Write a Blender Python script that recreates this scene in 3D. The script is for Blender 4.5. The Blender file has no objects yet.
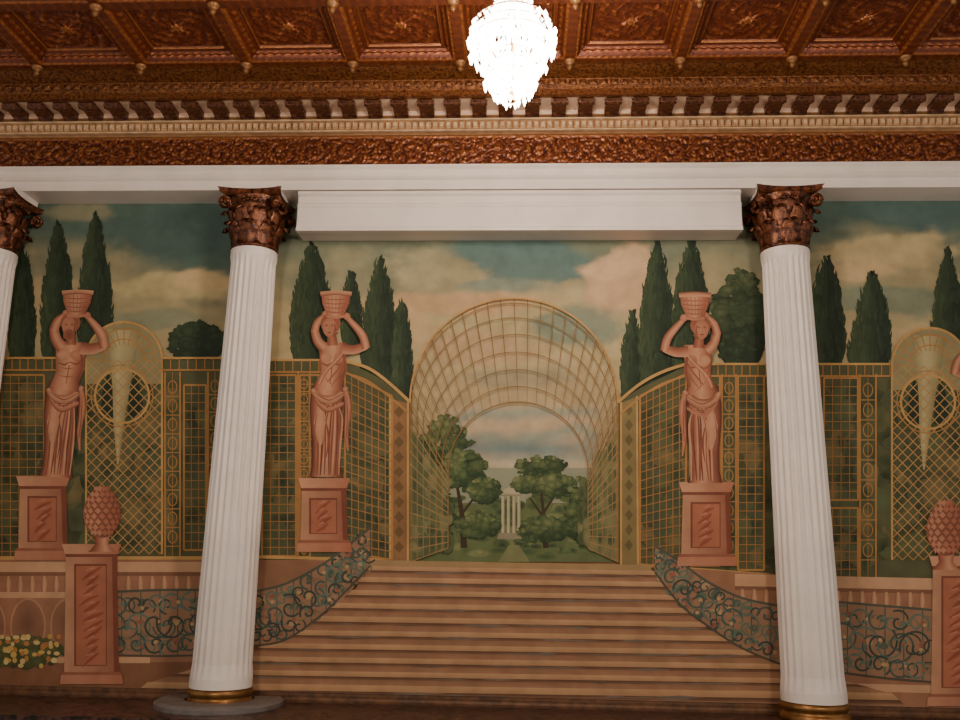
import bpy, math, random
from mathutils import Vector, Matrix, noise
from mathutils.geometry import tessellate_polygon
random.seed(4)
R_=random.random
def U(a,b): return a+(b-a)*random.random()

# ------------------------------------------------------------------ camera
FPX=880.0
TH=math.radians(12.94); YA=math.radians(2.9); RO=math.radians(0.95)
CAM=Vector((0,-8.5,1.6))
fw=Vector((-math.sin(YA)*math.cos(TH),math.cos(YA)*math.cos(TH),math.sin(TH)))
r0=Vector((math.cos(YA),math.sin(YA),0)); u0=r0.cross(fw)
RX=r0*math.cos(RO)+u0*math.sin(RO); UX=u0*math.cos(RO)-r0*math.sin(RO)
cd=bpy.data.cameras.new('camera'); cam=bpy.data.objects.new('camera',cd)
bpy.context.scene.collection.objects.link(cam)
cd.sensor_width=36; cd.lens=FPX/960*36; cd.clip_end=100
M=Matrix((RX,UX,-fw)).transposed().to_4x4(); M.translation=CAM
cam.matrix_world=M
bpy.context.scene.camera=cam
def W(px,py,yp=0.0):
    d=fw+RX*((px-480)/FPX)+UX*((360-py)/FPX)
    t=(yp-CAM.y)/d.y
    return CAM+d*t
def WZ(px,py,zp):
    d=fw+RX*((px-480)/FPX)+UX*((360-py)/FPX)
    return CAM+d*((zp-CAM.z)/d.z)
def PR(p):
    d=Vector(p)-CAM; k=d.dot(fw)
    return 480+FPX*d.dot(RX)/k, 360-FPX*d.dot(UX)/k
def zat(v,yp,px=480): return W(px,v,yp).z

def C(r,g,b):
    o=[]
    for c in (r,g,b):
        c/=255.0
        o.append(c/12.92 if c<=0.04045 else ((c+0.055)/1.055)**2.4)
    return tuple(o)
def mixc(a,b,t): return tuple(a[i]*(1-t)+b[i]*t for i in range(3))
def ss(a,b,x):
    t=max(0,min(1,(x-a)/(b-a))); return t*t*(3-2*t)

# ------------------------------------------------------------------ materials
def newmat(name):
    m=bpy.data.materials.new(name); m.use_nodes=True
    nt=m.node_tree; b=nt.nodes['Principled BSDF']
    return m,nt,b
def tex(nt,scale,detail=4,kind='ShaderNodeTexNoise'):
    tc=nt.nodes.new('ShaderNodeTexCoord'); n=nt.nodes.new(kind)
    n.inputs['Scale'].default_value=scale
    if kind=='ShaderNodeTexNoise': n.inputs['Detail'].default_value=detail
    nt.links.new(tc.outputs['Object'],n.inputs['Vector']); return n
def solid(name,col,rough=0.5,metal=0.0,var=0.12,scale=6,bump=0.0,bscale=40,col2=None):
    m,nt,b=newmat(name)
    n=tex(nt,scale); r=nt.nodes.new('ShaderNodeValToRGB')
    c2=col2 if col2 else tuple(c*(1-var*2) for c in col)
    r.color_ramp.elements[0].color=(*c2,1); r.color_ramp.elements[0].position=0.35
    r.color_ramp.elements[1].color=(*col,1); r.color_ramp.elements[1].position=0.62
    nt.links.new(n.outputs['Fac'],r.inputs['Fac']); nt.links.new(r.outputs['Color'],b.inputs['Base Color'])
    b.inputs['Roughness'].default_value=rough; b.inputs['Metallic'].default_value=metal
    if bump:
        n2=tex(nt,bscale,6); bp=nt.nodes.new('ShaderNodeBump'); bp.inputs['Strength'].default_value=bump
        bp.inputs['Distance'].default_value=0.01
        nt.links.new(n2.outputs['Fac'],bp.inputs['Height']); nt.links.new(bp.outputs['Normal'],b.inputs['Normal'])
    return m
def attrmat(name,rough=0.7,metal=0.0,nscale=9,namt=0.25,bump=0.1,bscale=120,spec=0.3):
    m,nt,b=newmat(name)
    a=nt.nodes.new('ShaderNodeVertexColor'); a.layer_name='Col'
    n=tex(nt,nscale,6)
    mr=nt.nodes.new('ShaderNodeMapRange'); mr.inputs['From Min'].default_value=0.3; mr.inputs['From Max'].default_value=0.7
    mr.inputs['To Min'].default_value=1-namt; mr.inputs['To Max'].default_value=1+namt*0.6
    nt.links.new(n.outputs['Fac'],mr.inputs['Value'])
    mx=nt.nodes.new('ShaderNodeVectorMath'); mx.operation='SCALE'
    nt.links.new(a.outputs['Color'],mx.inputs[0]); nt.links.new(mr.outputs['Result'],mx.inputs['Scale'])
    nt.links.new(mx.outputs['Vector'],b.inputs['Base Color'])
    b.inputs['Roughness'].default_value=rough; b.inputs['Metallic'].default_value=metal
    b.inputs['Specular IOR Level'].default_value=spec
    n2=tex(nt,bscale,5); bp=nt.nodes.new('ShaderNodeBump'); bp.inputs['Strength'].default_value=bump; bp.inputs['Distance'].default_value=0.005
    nt.links.new(n2.outputs['Fac'],bp.inputs['Height']); nt.links.new(bp.outputs['Normal'],b.inputs['Normal'])
    return m
M_PAINT=attrmat('mural_paint',rough=0.7,nscale=6,namt=0.15,bump=0.12,bscale=90,spec=0.2)
M_GILT=attrmat('gilded_plaster',rough=0.3,metal=0.5,nscale=30,namt=0.35,bump=0.5,bscale=160,spec=0.6)
M_WHITE=solid('white_painted_plaster',C(232,222,212),0.45,0,0.04,3,0.05,30)
M_CREAM=solid('cream_plaster',C(232,200,172),0.5,0,0.1,5)
M_BRONZE=solid('bronze_gilt',C(140,90,48),0.3,0.5,0.3,38,0.6,90,col2=C(76,36,18))
M_BRK=solid('bracket_gilt',C(112,66,38),0.35,0.35,0.3,38,0.5,90,col2=C(50,22,14))
M_CAP=solid('dark_bronze_gilt',C(124,72,42),0.3,0.5,0.3,22,0.5,60,col2=C(46,18,13))
M_BRASS=solid('brass',C(150,108,60),0.35,0.7,0.2,10)
M_BEADB=solid('pale_gilding',C(160,116,74),0.45,0.2,0.15,12)
M_BEAD=solid('bead_cream_gilding',C(220,186,146),0.45,0.1,0.15,12)
M_GOLDTRIM=solid('gold_trim_paint',C(136,92,50),0.45,0.3,0.2,8,0.2,50)
M_RAIL=solid('dull_gold_paint',C(104,68,38),0.5,0.2,0.25,14,0.2,50)
M_MARBLE=solid('dark_marble',C(86,56,44),0.35,0,0.3,20,col2=C(7,5,5))
M_STONE=solid('grey_stone',C(112,106,102),0.4,0,0.15,12)
M_WALL=solid('wall_plaster',C(150,125,100),0.8)
M_CEIL=solid('ceiling_paint',C(80,32,18),0.6)

COL=bpy.context.scene.collection
def mk(name,verts,faces,mat,parent=None,cols=None,smooth=False,loc=None):
    me=bpy.data.meshes.new(name); me.from_pydata([tuple(v) for v in verts],[],faces); me.update()
    if cols:
        ca=me.color_attributes.new('Col','FLOAT_COLOR','POINT')
        buf=[]
        for c in cols: buf.extend((c[0],c[1],c[2],1.0))
        ca.data.foreach_set('color',buf)
    me.materials.append(mat)
    if smooth: me.polygons.foreach_set('use_smooth',[True]*len(me.polygons))
    o=bpy.data.objects.new(name,me); COL.objects.link(o)
    if parent: o.parent=parent
    if loc: o.location=loc
    return o
def empty(name,loc=(0,0,0),parent=None):
    o=bpy.data.objects.new(name,None); COL.objects.link(o); o.location=loc
    if parent:o.parent=parent
    o.empty_display_size=0.1
    return o
def box(x0,x1,y0,y1,z0,z1):
    v=[(x0,y0,z0),(x1,y0,z0),(x1,y1,z0),(x0,y1,z0),(x0,y0,z1),(x1,y0,z1),(x1,y1,z1),(x0,y1,z1)]
    f=[(0,3,2,1),(4,5,6,7),(0,1,5,4),(1,2,6,5),(2,3,7,6),(3,0,4,7)]
    return v,f
def join(parts):
    V=[];Fc=[]
    for v,f in parts:
        k=len(V); V+=list(v); Fc+=[tuple(i+k for i in q) for q in f]
    return V,Fc
def lathe(prof,n=48):
    V=[];Fc=[]
    for r,z in prof:
        for i in range(n):
            a=2*math.pi*i/n; V.append((r*math.cos(a),r*math.sin(a),z))
    for j in range(len(prof)-1):
        for i in range(n):
            Fc.append((j*n+i,j*n+(i+1)%n,(j+1)*n+(i+1)%n,(j+1)*n+i))
    Fc.append(tuple(range(n))[::-1]); Fc.append(tuple((len(prof)-1)*n+i for i in range(n)))
    return V,Fc
def tube(path,rad,n=8):
    V=[];Fc=[]; L=len(path); path=[Vector(p) for p in path]
    for i,p in enumerate(path):
        t=(path[min(i+1,L-1)]-path[max(i-1,0)]).normalized()
        a=Vector((0,0,1)) if abs(t.z)<0.9 else Vector((1,0,0))
        s=t.cross(a).normalized(); u=s.cross(t)
        r=rad[i] if isinstance(rad,(list,tuple)) else rad
        for k in range(n):
            an=2*math.pi*k/n; V.append(p+s*math.cos(an)*r+u*math.sin(an)*r)
    for i in range(L-1):
        for k in range(n):
            Fc.append((i*n+k,i*n+(k+1)%n,(i+1)*n+(k+1)%n,(i+1)*n+k))
    Fc.append(tuple(range(n))[::-1]); Fc.append(tuple((L-1)*n+k for k in range(n)))
    return V,Fc
def extrude_profile(prof,x0,x1):
    n=len(prof); V=[(x0,y,z) for y,z in prof]+[(x1,y,z) for y,z in prof]
    Fc=[(i,(i+1)%n,n+(i+1)%n,n+i) for i in range(n)]+[tuple(range(n))[::-1],tuple(range(n,2*n))]
    return V,Fc
def tag(o,label,cat,group=None,kind=None):
    o['label']=label; o['category']=cat
    if group:o['group']=group
    if kind:o['kind']=kind

# ------------------------------------------------------------------ key levels
X0,X1=-7.2,6.4
Z_MB=zat(696,0); YF=-0.34
Z_SOF=zat(189,YF); Z_MT=Z_SOF
Z_FR0=zat(166,YF); Z_FR1=zat(135,YF-0.02)
Z_BD=zat(116,-0.44); Z_CS=Z_BD+0.05; Y_CO=-0.74
Z_C1=zat(80,Y_CO); Y_CR=-0.95; Z_CL=zat(66,Y_CR)
Z_LED=Z_MB-0.085

# ------------------------------------------------------------------ room shell
v,f=box(X0,X1,0.0,0.2,0,Z_CL+0.3); w=mk('wall_north',v,f,M_WALL); w['kind']='structure'
v,f=box(X0,X1,-11,0.2,-0.1,0); o=mk('floor',v,f,M_MARBLE); o['kind']='structure'
v,f=box(X0,X1,-11,0.2,Z_CL+0.3,Z_CL+0.4); ceil=mk('ceiling',v,f,M_CEIL); ceil['kind']='structure'
v,f=join([box(X0,X1,-1.0,0,0,Z_LED-0.06),box(X0,X1,-1.04,0,Z_LED-0.06,Z_LED)])
o=mk('baseboard_north',v,f,M_MARBLE); o['kind']='structure'
prof=[(0,Z_LED),(-0.045,Z_LED),(-0.045,Z_LED+0.02),(-0.035,Z_LED+0.04),(-0.035,Z_LED+0.06),(-0.03,Z_MB+0.02),(-0.03,Z_MB+0.04),(0,Z_MB+0.04)]
v,f=extrude_profile(prof,X0,X1); o=mk('trim_1',v,f,M_RAIL); o['kind']='structure'

h=Z_FR0-Z_SOF
prof=[(0,Z_SOF),(YF,Z_SOF),(YF,Z_SOF+h*0.40),(YF-0.02,Z_SOF+h*0.44),(YF-0.035,Z_SOF+h*0.50),(YF-0.035,Z_SOF+h*0.56),(YF-0.02,Z_SOF+h*0.60),(YF-0.02,Z_SOF+h*0.82),(YF-0.05,Z_SOF+h*0.92),(YF-0.05,Z_FR0),(0,Z_FR0)]
v,f=extrude_profile(prof,X0,X1); o=mk('trim_2',v,f,M_WHITE); o['kind']='structure'

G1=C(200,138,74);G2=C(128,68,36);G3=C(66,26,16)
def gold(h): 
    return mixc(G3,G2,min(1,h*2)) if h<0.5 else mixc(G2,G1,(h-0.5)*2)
def rinceau(x,z,H):
    L=H*1.0; i=math.floor(x/L); cx=(i+0.5)*L; cz=H*0.5
    dx=x-cx; dz=(z-cz)*(1 if i%2 else -1)
    r=math.hypot(dx,dz)/(H*0.5); a=math.atan2(dz,dx)
    s=0.5+0.5*math.cos(a-12*r) if r<1.0 else 0.5+0.5*math.cos(9*a+3*r)
    leaf=0.35*(0.5+0.5*math.cos(15*a+16*r))
    n=noise.noise(Vector((x*46,z*46,0)))*0.8+noise.noise(Vector((x*17,z*17,5)))*0.5
    return max(0,min(1,s*0.36+leaf*0.6+n*0.75+0.14))
nx=2100;nz=30;V=[];Fc=[];Cc=[];H=Z_FR1-Z_FR0
for j in range(nz+1):
    for i in range(nx+1):
        x=X0+(X1-X0)*i/nx; z=Z_FR0+H*j/nz; t=j/nz
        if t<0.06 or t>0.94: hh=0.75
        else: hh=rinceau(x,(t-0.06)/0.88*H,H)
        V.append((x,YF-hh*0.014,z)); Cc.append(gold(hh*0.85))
for j in range(nz):
    for i in range(nx):
        a=j*(nx+1)+i; Fc.append((a,a+1,a+nx+2,a+nx+1))
k=len(V)
for p in [(X0,0,Z_FR0),(X1,0,Z_FR0),(X1,0,Z_FR1),(X0,0,Z_FR1)]: V.append(p);Cc.append(G3)
Fc.append((k,k+1,k+2,k+3))
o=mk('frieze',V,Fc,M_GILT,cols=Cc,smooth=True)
tag(o,'carved scrolling frieze in red and gold relief above white beam','frieze')

corn=empty('cornice',(0,0,Z_FR1))
tag(corn,'gilded classical cornice with beads and carved brackets under ceiling','cornice')
def rel(V): return [(x,y,z-Z_FR1) for x,y,z in V]
yb=-0.40
hb=Z_BD-Z_FR1
prof=[(0,Z_FR1),(YF-0.03,Z_FR1),(yb,Z_FR1+hb*0.22),(yb,Z_BD-hb*0.1),(yb-0.05,Z_BD),(yb-0.05,Z_CS),(0,Z_CS)]
v,f=extrude_profile(prof,X0,X1)
mk('bed_moulding',rel(v),f,M_BEADB,corn)['label']='pale gilded moulding behind beads'
parts=[]
x=X0+0.04; zz=Z_FR1+hb*0.52; st=0.068
while x<X1:
    r=0.033; vv=[(x-r*0.8,yb,zz-r),(x+r*0.8,yb,zz-r),(x+r*0.8,yb,zz+r),(x-r*0.8,yb,zz+r),
        (x-r*0.5,yb-0.03,zz-r*0.6),(x+r*0.5,yb-0.03,zz-r*0.6),(x+r*0.5,yb-0.03,zz+r*0.7),(x-r*0.5,yb-0.03,zz+r*0.7)]
    ff=[(4,5,6,7),(0,1,5,4),(1,2,6,5),(2,3,7,6),(3,0,4,7)]
    parts.append((vv,ff)); x+=st
parts.append(box(X0,X1,yb-0.035,yb,Z_FR1+hb*0.08,Z_FR1+hb*0.16)); parts.append(box(X0,X1,yb-0.04,yb,Z_BD-hb*0.22,Z_BD-hb*0.12))
v,f=join(parts); o=mk('bead_row',rel(v),f,M_BEAD,corn); o['label']='row of small cream beads between fillets'; o['kind']='stuff'
v,f=join([box(X0,X1,yb-0.062,0,Z_BD+0.004,Z_CS-0.001),box(X0,X1,Y_CO,0,Z_CS,Z_CS+0.03)]); mk('cornice_soffit',rel(v),f,M_CREAM,corn)['label']='cream underside between the brackets'
prof=[(0,Z_CS+0.031),(Y_CO+0.001,Z_CS+0.031),(Y_CO,Z_CS-0.02),(Y_CO-0.05,Z_CS-0.02),(Y_CO-0.05,Z_CS+0.04),(Y_CO-0.03,Z_CS+0.05),(Y_CO-0.05,Z_C1-0.02),(Y_CR-0.03,Z_C1+0.03),(Y_CR-0.05,Z_CL),(0,Z_CL)]
v,f=extrude_profile(prof,X0,X1); mk('corona',rel(v),f,M_BRONZE,corn)
parts=[]; x=X0+0.06
while x<X1:
    zc=(Z_CS+Z_C1)/2+0.02; y=Y_CO-0.055
    parts.append(([(x-0.035,y,zc-0.025),(x+0.035,y,zc-0.025),(x+0.04,y,zc+0.03),(x-0.04,y,zc+0.03),(x,y-0.018,zc)],[(0,1,4),(1,2,4),(2,3,4),(3,0,4)])); x+=0.1
v,f=join(parts); o=mk('leaf_ornament',rel(v),f,M_BRONZE,corn); o['kind']='stuff'
bp=[(yb-0.062,Z_CS),(Y_CO+0.03,Z_CS),(Y_CO+0.02,Z_CS-0.02),(Y_CO+0.05,Z_CS-0.05),(Y_CO+0.10,Z_CS-0.06),(Y_CO+0.14,Z_CS-0.045),(yb-0.11,Z_CS-0.06),(yb-0.08,Z_CS-0.085),(yb-0.062,Z_CS-0.06)]
v1,f1=extrude_profile([(y,z-Z_CS) for y,z in bp],-0.07,0.07)
sw,sf=tube([(-0.083,Y_CO+0.07,-0.032),(0.083,Y_CO+0.07,-0.032)],0.03,10)
v,f=join([(v1,f1),(sw,sf)])
mod0=mk('scroll_bracket',v,f,M_BRK,corn); sp=0.262
mod0.location=(X0+0.2,0,Z_CS-Z_FR1); x=X0+0.2+sp
while x<X1-0.1:
    m=mod0.copy(); m.location.x=x; COL.objects.link(m); x+=sp

# ------------------------------------------------------------------ coffered ceiling
SX=1.03; SY=0.95
def coffer_h(u,v):
    dx=min(u,1-u)*SX; dy=min(v,1-v)*SY; d=min(dx,dy)
    along=(v*SY if dx<dy else u*SX)
    if d<0.05: return 0.0,0.42+0.12*math.sin(along*60)
    if d<0.066: return 0.008-0.004*math.cos(along*90),0.7
    if d<0.075: return 0.02,0.2
    if d<0.095: return 0.02+0.04*(d-0.075)/0.02,0.3
    if d<0.12: return 0.06+0.006*math.cos(along*75),0.45+0.25*(0.5+0.5*math.cos(along*75))
    if d<0.135: return 0.06+0.03*(d-0.12)/0.015,0.15
    if d<0.16: return 0.09,0.45
    if d<0.175: return 0.082,0.8
    if d<0.19: return 0.105,0.15
    X=(u-0.5)*SX; Y=(v-0.5)*SY; r=math.hypot(X,Y); a=math.atan2(Y,X)
    p=(0.5+0.5*math.cos(8*a+(10*r)))*ss(0.18,0.05,r)
    q=0.5+0.5*math.cos(4*a+math.pi)
    s=(0.5+0.5*math.cos(a*6+52*r))*ss(0.1,0.16,r)*0.7
    n=noise.noise(Vector((X*30,Y*30,3)))*0.6
    hh=max(0,min(1,p*0.8+s*(0.4+0.6*q)+n))
    if r<0.04: hh=1
    return 0.115-0.025*hh,0.28+0.5*hh
N=80;V=[];Fc=[];Cc=[]
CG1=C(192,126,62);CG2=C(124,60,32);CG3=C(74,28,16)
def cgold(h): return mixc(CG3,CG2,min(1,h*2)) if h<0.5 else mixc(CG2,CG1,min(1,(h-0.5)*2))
for j in range(N+1):
    for i in range(N+1):
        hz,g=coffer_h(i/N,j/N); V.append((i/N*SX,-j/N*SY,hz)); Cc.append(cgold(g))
for j in range(N):
    for i in range(N):
        a=j*(N+1)+i; Fc.append((a,a+N+1,a+N+2,a+1))
rib=WZ(458,40,Z_CL).x
xs0=rib-7*SX
Yc0=Y_CR-0.05
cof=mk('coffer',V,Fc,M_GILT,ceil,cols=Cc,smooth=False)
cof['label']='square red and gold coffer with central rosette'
first=True; bossv,bossf=lathe([(0.001,-0.10),(0.02,-0.085),(0.028,-0.06),(0.018,-0.045),(0.04,-0.03),(0.055,-0.01),(0.055,0.0)],12)
boss=mk('ceiling_boss',bossv,bossf,M_GOLDTRIM,ceil,smooth=True); fb=True
boss['label']='small gilded pendant boss at rib crossing'
for j in range(5):
    for i in range(13):
        x=xs0+i*SX; y=Yc0-j*SY
        if x+SX>X1 or x<X0-0.6: continue
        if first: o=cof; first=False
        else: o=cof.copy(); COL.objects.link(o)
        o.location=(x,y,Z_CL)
        if fb: b=boss; fb=False
        else: b=boss.copy(); COL.objects.link(b)
        b.location=(x,y-(0.02 if j==0 else 0),Z_CL)
v,f=box(X0,X1,-11,Yc0-5*SY,Z_CL,Z_CL+0.3); o=mk('ceiling_panel',v,f,M_CEIL,ceil)

# ------------------------------------------------------------------ white casing between columns
COLY=-0.30
xl=W(296,215,-0.36).x; xr=W(743,215,-0.36).x
zb=zat(230,-0.34); zt=Z_SOF-0.012; hz_=zt-zb
prof=[(-0.02,zb+0.01),(-0.25,zb+0.01),(-0.25,zb),(-0.335,zb),(-0.335,zb+0.035),(-0.315,zb+0.05),(-0.315,zb+hz_*0.60),(-0.325,zb+hz_*0.63),(-0.325,zb+hz_*0.68),(-0.305,zb+hz_*0.72),(-0.305,zt-0.05),(-0.33,zt-0.03),(-0.33,zt),(-0.02,zt)]
v,f=extrude_profile(prof,xl,xr); o=mk('beam_casing',v,f,M_WHITE)
tag(o,'long white painted casing fixed under beam between two columns','beam casing')
# ------------------------------------------------------------------ columns
ZB=Z_LED
z_shaft=zat(691,COLY-0.26,230)-ZB; z_cap=zat(246,COLY-0.2)-ZB; z_top=Z_SOF-ZB-0.08
RB,RT=0.262,0.215
def shaft():
    nf=24;k=7;V=[];Fc=[];n=nf*k
    zs=[0,0.02,0.05]+[0.05+(1-0.10)*i/14 for i in range(1,15)]+[0.97,0.985,1.0]
    H=z_cap-z_shaft
    for zi in zs:
        t=zi; R=RB+(RT-RB)*(t**1.25)
        dep=0.020*ss(0.01,0.05,t)*ss(0.99,0.95,t)
        if t<0.36: dep*=0.45
        if t<=0.02: R+=0.012
        if t>=0.985: R+=0.012
        for i in range(n):
            a=2*math.pi*i/n; ph=(i%k)/(k-1.0)
            d=dep*math.sin(math.pi*min(1,ph)) if (i%k)<k-1 else 0
            V.append(((R-d)*math.cos(a),(R-d)*math.sin(a),z_shaft+H*t))
    for j in range(len(zs)-1):
        for i in range(n): Fc.append((j*n+i,j*n+(i+1)%n,(j+1)*n+(i+1)%n,(j+1)*n+i))
    Fc.append(tuple(range(n))[::-1]); Fc.append(tuple((len(zs)-1)*n+i for i in range(n)))
    return V,Fc
column=empty('column',(0,COLY,ZB))
v,f=shaft(); mk('shaft',v,f,M_WHITE,column)['label']='white fluted shaft'
b=z_shaft
v,f=lathe([(0.285,0),(0.293,b*.1),(0.293,b*.28),(0.28,b*.38),(0.268,b*.45),(0.268,b*.55),(0.284,b*.66),(0.288,b*.78),(0.28,b*.9),(0.265,b)],48)
mk('column_base',v,f,M_BRASS,column,smooth=True)['label']='brass ring base'
hc=z_top-z_cap
cap=mk('capital',*lathe([(0.20,0),(0.235,0.005),(0.235,0.03),(0.215,0.045),(0.205,0.1),(0.205,hc*.6),(0.235,hc*.8),(0.285,hc*.9),(0.28,hc*.92)],32),M_CAP,column,smooth=True)
cap.location=(0,0,z_cap); cap['label']='dark bronze and gold leafy capital'
def leafmesh(hl,wd,rb,curl):
    V=[];Fc=[];nt_=12;nw=6
    for j in range(nt_+1):
        t=j/nt_
        if t<0.7: r=rb+0.02+0.05*(t/0.7)**2; z=hl*t/0.7*0.86
        else:
            a=(t-0.7)/0.3*math.pi*0.95
            r=rb+0.07+curl*(1-math.cos(a))*0.5+0; z=hl*0.86+curl*0.6*math.sin(a)
        w_=wd*(0.75+0.35*math.sin(t*math.pi))*(1-ss(0.75,1.05,t)*0.65)
        lob=1+0.16*math.cos(t*math.pi*7)
        for i in range(nw+1):
            s=(i/nw-0.5)*2
            V.append((r-abs(s)**2*0.03+0.008*math.cos(s*math.pi*3),s*w_*0.5*(lob if abs(s)>0.8 else 1),z))
    for j in range(nt_):
        for i in range(nw):
            a=j*(nw+1)+i; Fc.append((a,a+1,a+nw+2,a+nw+1))
    return V,Fc
for row,(z0,hl,wd,n,off,curl) in enumerate([(0.03,hc*0.36,0.16,8,0,0.07),(0.06,hc*0.58,0.15,8,0.5,0.075)]):
    vv,ff=leafmesh(hl,wd,0.205,curl); base=None
    for i in range(n):
        if base is None: o=mk('acanthus_leaf',vv,ff,M_CAP,cap,smooth=True); base=o
        else: o=base.copy(); COL.objects.link(o)
        o.location=(0,0,z0); o.rotation_euler=(0,0,2*math.pi*(i+off)/n)
p=[(0.23,0,hc*0.5),(0.25,0,hc*0.62),(0.285,0,hc*0.74),(0.33,0,hc*0.83)]
cx,cz=0.355,hc*0.75
for i in range(22):
    a=math.pi/2-i*0.42; r=0.058*(1-i/26); p.append((cx+r*math.cos(a),0,cz+r*math.sin(a)))
vv,ff=tube(p,[0.02]*4+[0.019]*22,8)
vv=[(x,y*1.9,z) for x,y,z in vv]; base=None
for i in range(4):
    if base is None: o=mk('volute',vv,ff,M_CAP,cap,smooth=True); base=o
    else: o=base.copy(); COL.objects.link(o)
    o.rotation_euler=(0,0,math.pi/4+i*math.pi/2)
p=[]
for i in range(16):
    a=-0.3+i*0.42; r=0.035*(1-i/20); p.append((0.275,0.05-r*math.cos(a),hc*0.80+r*math.sin(a)))
vs,fs=tube(p,0.013,6); p2=[(x,-y,z) for x,y,z in p]; vs2,fs2=tube(p2,0.013,6)
vv,ff=join([(vs,fs),(vs2,fs2)]); base=None
for i in range(4):
    if base is None: o=mk('inner_scroll',vv,ff,M_CAP,cap,smooth=True); base=o
    else: o=base.copy(); COL.objects.link(o)
    o.rotation_euler=(0,0,i*math.pi/2)
pts=[];half=0.30
for s in range(4):
    for i in range(8):
        t=i/8*2-1; x=half*t; y=-(half-0.055*(1-t*t))
        a=s*math.pi/2; pts.append((x*math.cos(a)-y*math.sin(a),x*math.sin(a)+y*math.cos(a)))
n=len(pts);V=[];Fc=[]
for sc,z in [(0.9,hc*0.90),(1,hc*0.93),(1,hc*0.965),(1.06,hc)]:
    for x,y in pts: V.append((x*sc,max(-9,min(0.26,y*sc)),z))
for j in range(3):
    for i in range(n): Fc.append((j*n+i,j*n+(i+1)%n,(j+1)*n+(i+1)%n,(j+1)*n+i))
Fc.append(tuple(range(n))[::-1]);Fc.append(tuple(3*n+i for i in range(n)))
mk('abacus',V,Fc,M_CAP,cap)
v,f=box(-0.24,0.24,-0.20,0.26,z_top,z_top+0.078)
mk('impost_block',v,f,M_WHITE,column)
def copytree(o,parent):
    c=o.copy(); COL.objects.link(c)
    if parent: c.parent=parent; c.matrix_parent_inverse=Matrix()
    for chd in list(o.children): copytree(chd,c)
    return c
column.location.x=W(255,245,COLY).x
c2=copytree(column,None); c2.location.x=W(784,240,COLY).x
c3=copytree(column,None); c3.location.x=W(-5,240,COLY).x
for c in (column,c2,c3): tag(c,'white fluted column with bronze Corinthian capital before the mural','column','white fluted columns')
column['label']='white fluted column with bronze capital and grey round plinth'
V=[];Fc=[];n=48
prof=[(0.302,0.0),(0.56,0.0),(0.56,0.035),(0.53,0.055),(0.302,0.055)]
for k,(r,z) in enumerate(prof):
    for i in range(n):
        a=2*math.pi*i/n; V.append((r*math.cos(a),min(r*math.sin(a),0.20 if k in (0,4) else 0.205),z))
for k in range(5):
    for i in range(n):
        Fc.append((k*n+i,k*n+(i+1)%n,((k+1)%5)*n+(i+1)%n,((k+1)%5)*n+i))
mk('plinth',V,Fc,M_STONE,column)['label']='low grey round stone plinth'
# ------------------------------------------------------------------ chandelier
cc=W(512,50,-3.0); zbot=W(512,103,-3.0).z
ch=empty('chandelier',(cc.x,-3.0,zbot))
tag(ch,'brightly lit brass and crystal chandelier hanging from coffered ceiling','chandelier')
mC,nt,b=newmat('lit_crystal')
out=nt.nodes['Material Output']; nt.nodes.remove(b)
em=nt.nodes.new('ShaderNodeEmission'); em.inputs['Strength'].default_value=40
nn=tex(nt,22,2); rr=nt.nodes.new('ShaderNodeValToRGB'); rr.color_ramp.elements[0].color=(0.12,0.04,0.015,1);rr.color_ramp.elements[0].position=0.30;rr.color_ramp.elements[1].color=(1,0.84,0.68,1);rr.color_ramp.elements[1].position=0.42
nt.links.new(nn.outputs['Fac'],rr.inputs['Fac']);nt.links.new(rr.outputs['Color'],em.inputs['Color'])
tr=nt.nodes.new('ShaderNodeBsdfTransparent'); gl=nt.nodes.new('ShaderNodeBsdfGlossy'); gl.inputs['Roughness'].default_value=0.05
m1=nt.nodes.new('ShaderNodeMixShader'); m1.inputs[0].default_value=0.2; nt.links.new(tr.outputs[0],m1.inputs[1]);nt.links.new(gl.outputs[0],m1.inputs[2])
m2=nt.nodes.new('ShaderNodeMixShader'); m2.inputs[0].default_value=0.45; nt.links.new(m1.outputs[0],m2.inputs[1]);nt.links.new(em.outputs[0],m2.inputs[2])
nt.links.new(m2.outputs[0],out.inputs['Surface'])
mB,nt,b=newmat('lit_bulb'); b.inputs['Emission Color'].default_value=(1,0.88,0.7,1); b.inputs['Emission Strength'].default_value=60; b.inputs['Base Color'].default_value=(1,.95,.9,1)
tiers=[(0.04,0.055,9,0.07),(0.08,0.11,16,0.075),(0.14,0.165,22,0.085),(0.20,0.18,26,0.09),(0.27,0.185,28,0.09),(0.34,0.24,32,0.09),(0.40,0.285,38,0.10),(0.47,0.275,38,0.10),(0.54,0.27,34,0.09),(0.62,0.18,24,0.08),(0.70,0.13,16,0.08),(0.78,0.12,14,0.08),(0.88,0.13,14,0.07)]
def crystal(cx,cy,cz,r,h):
    vv=[(cx,cy,cz+h*0.35)]+[(cx+r*math.cos(k*math.pi/2+0.4),cy+r*math.sin(k*math.pi/2+0.4),cz) for k in range(4)]+[(cx,cy,cz-h*0.65)]
    return vv,[(0,1,2),(0,2,3),(0,3,4),(0,4,1),(5,2,1),(5,3,2),(5,4,3),(5,1,4)]
fr=[]
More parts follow.
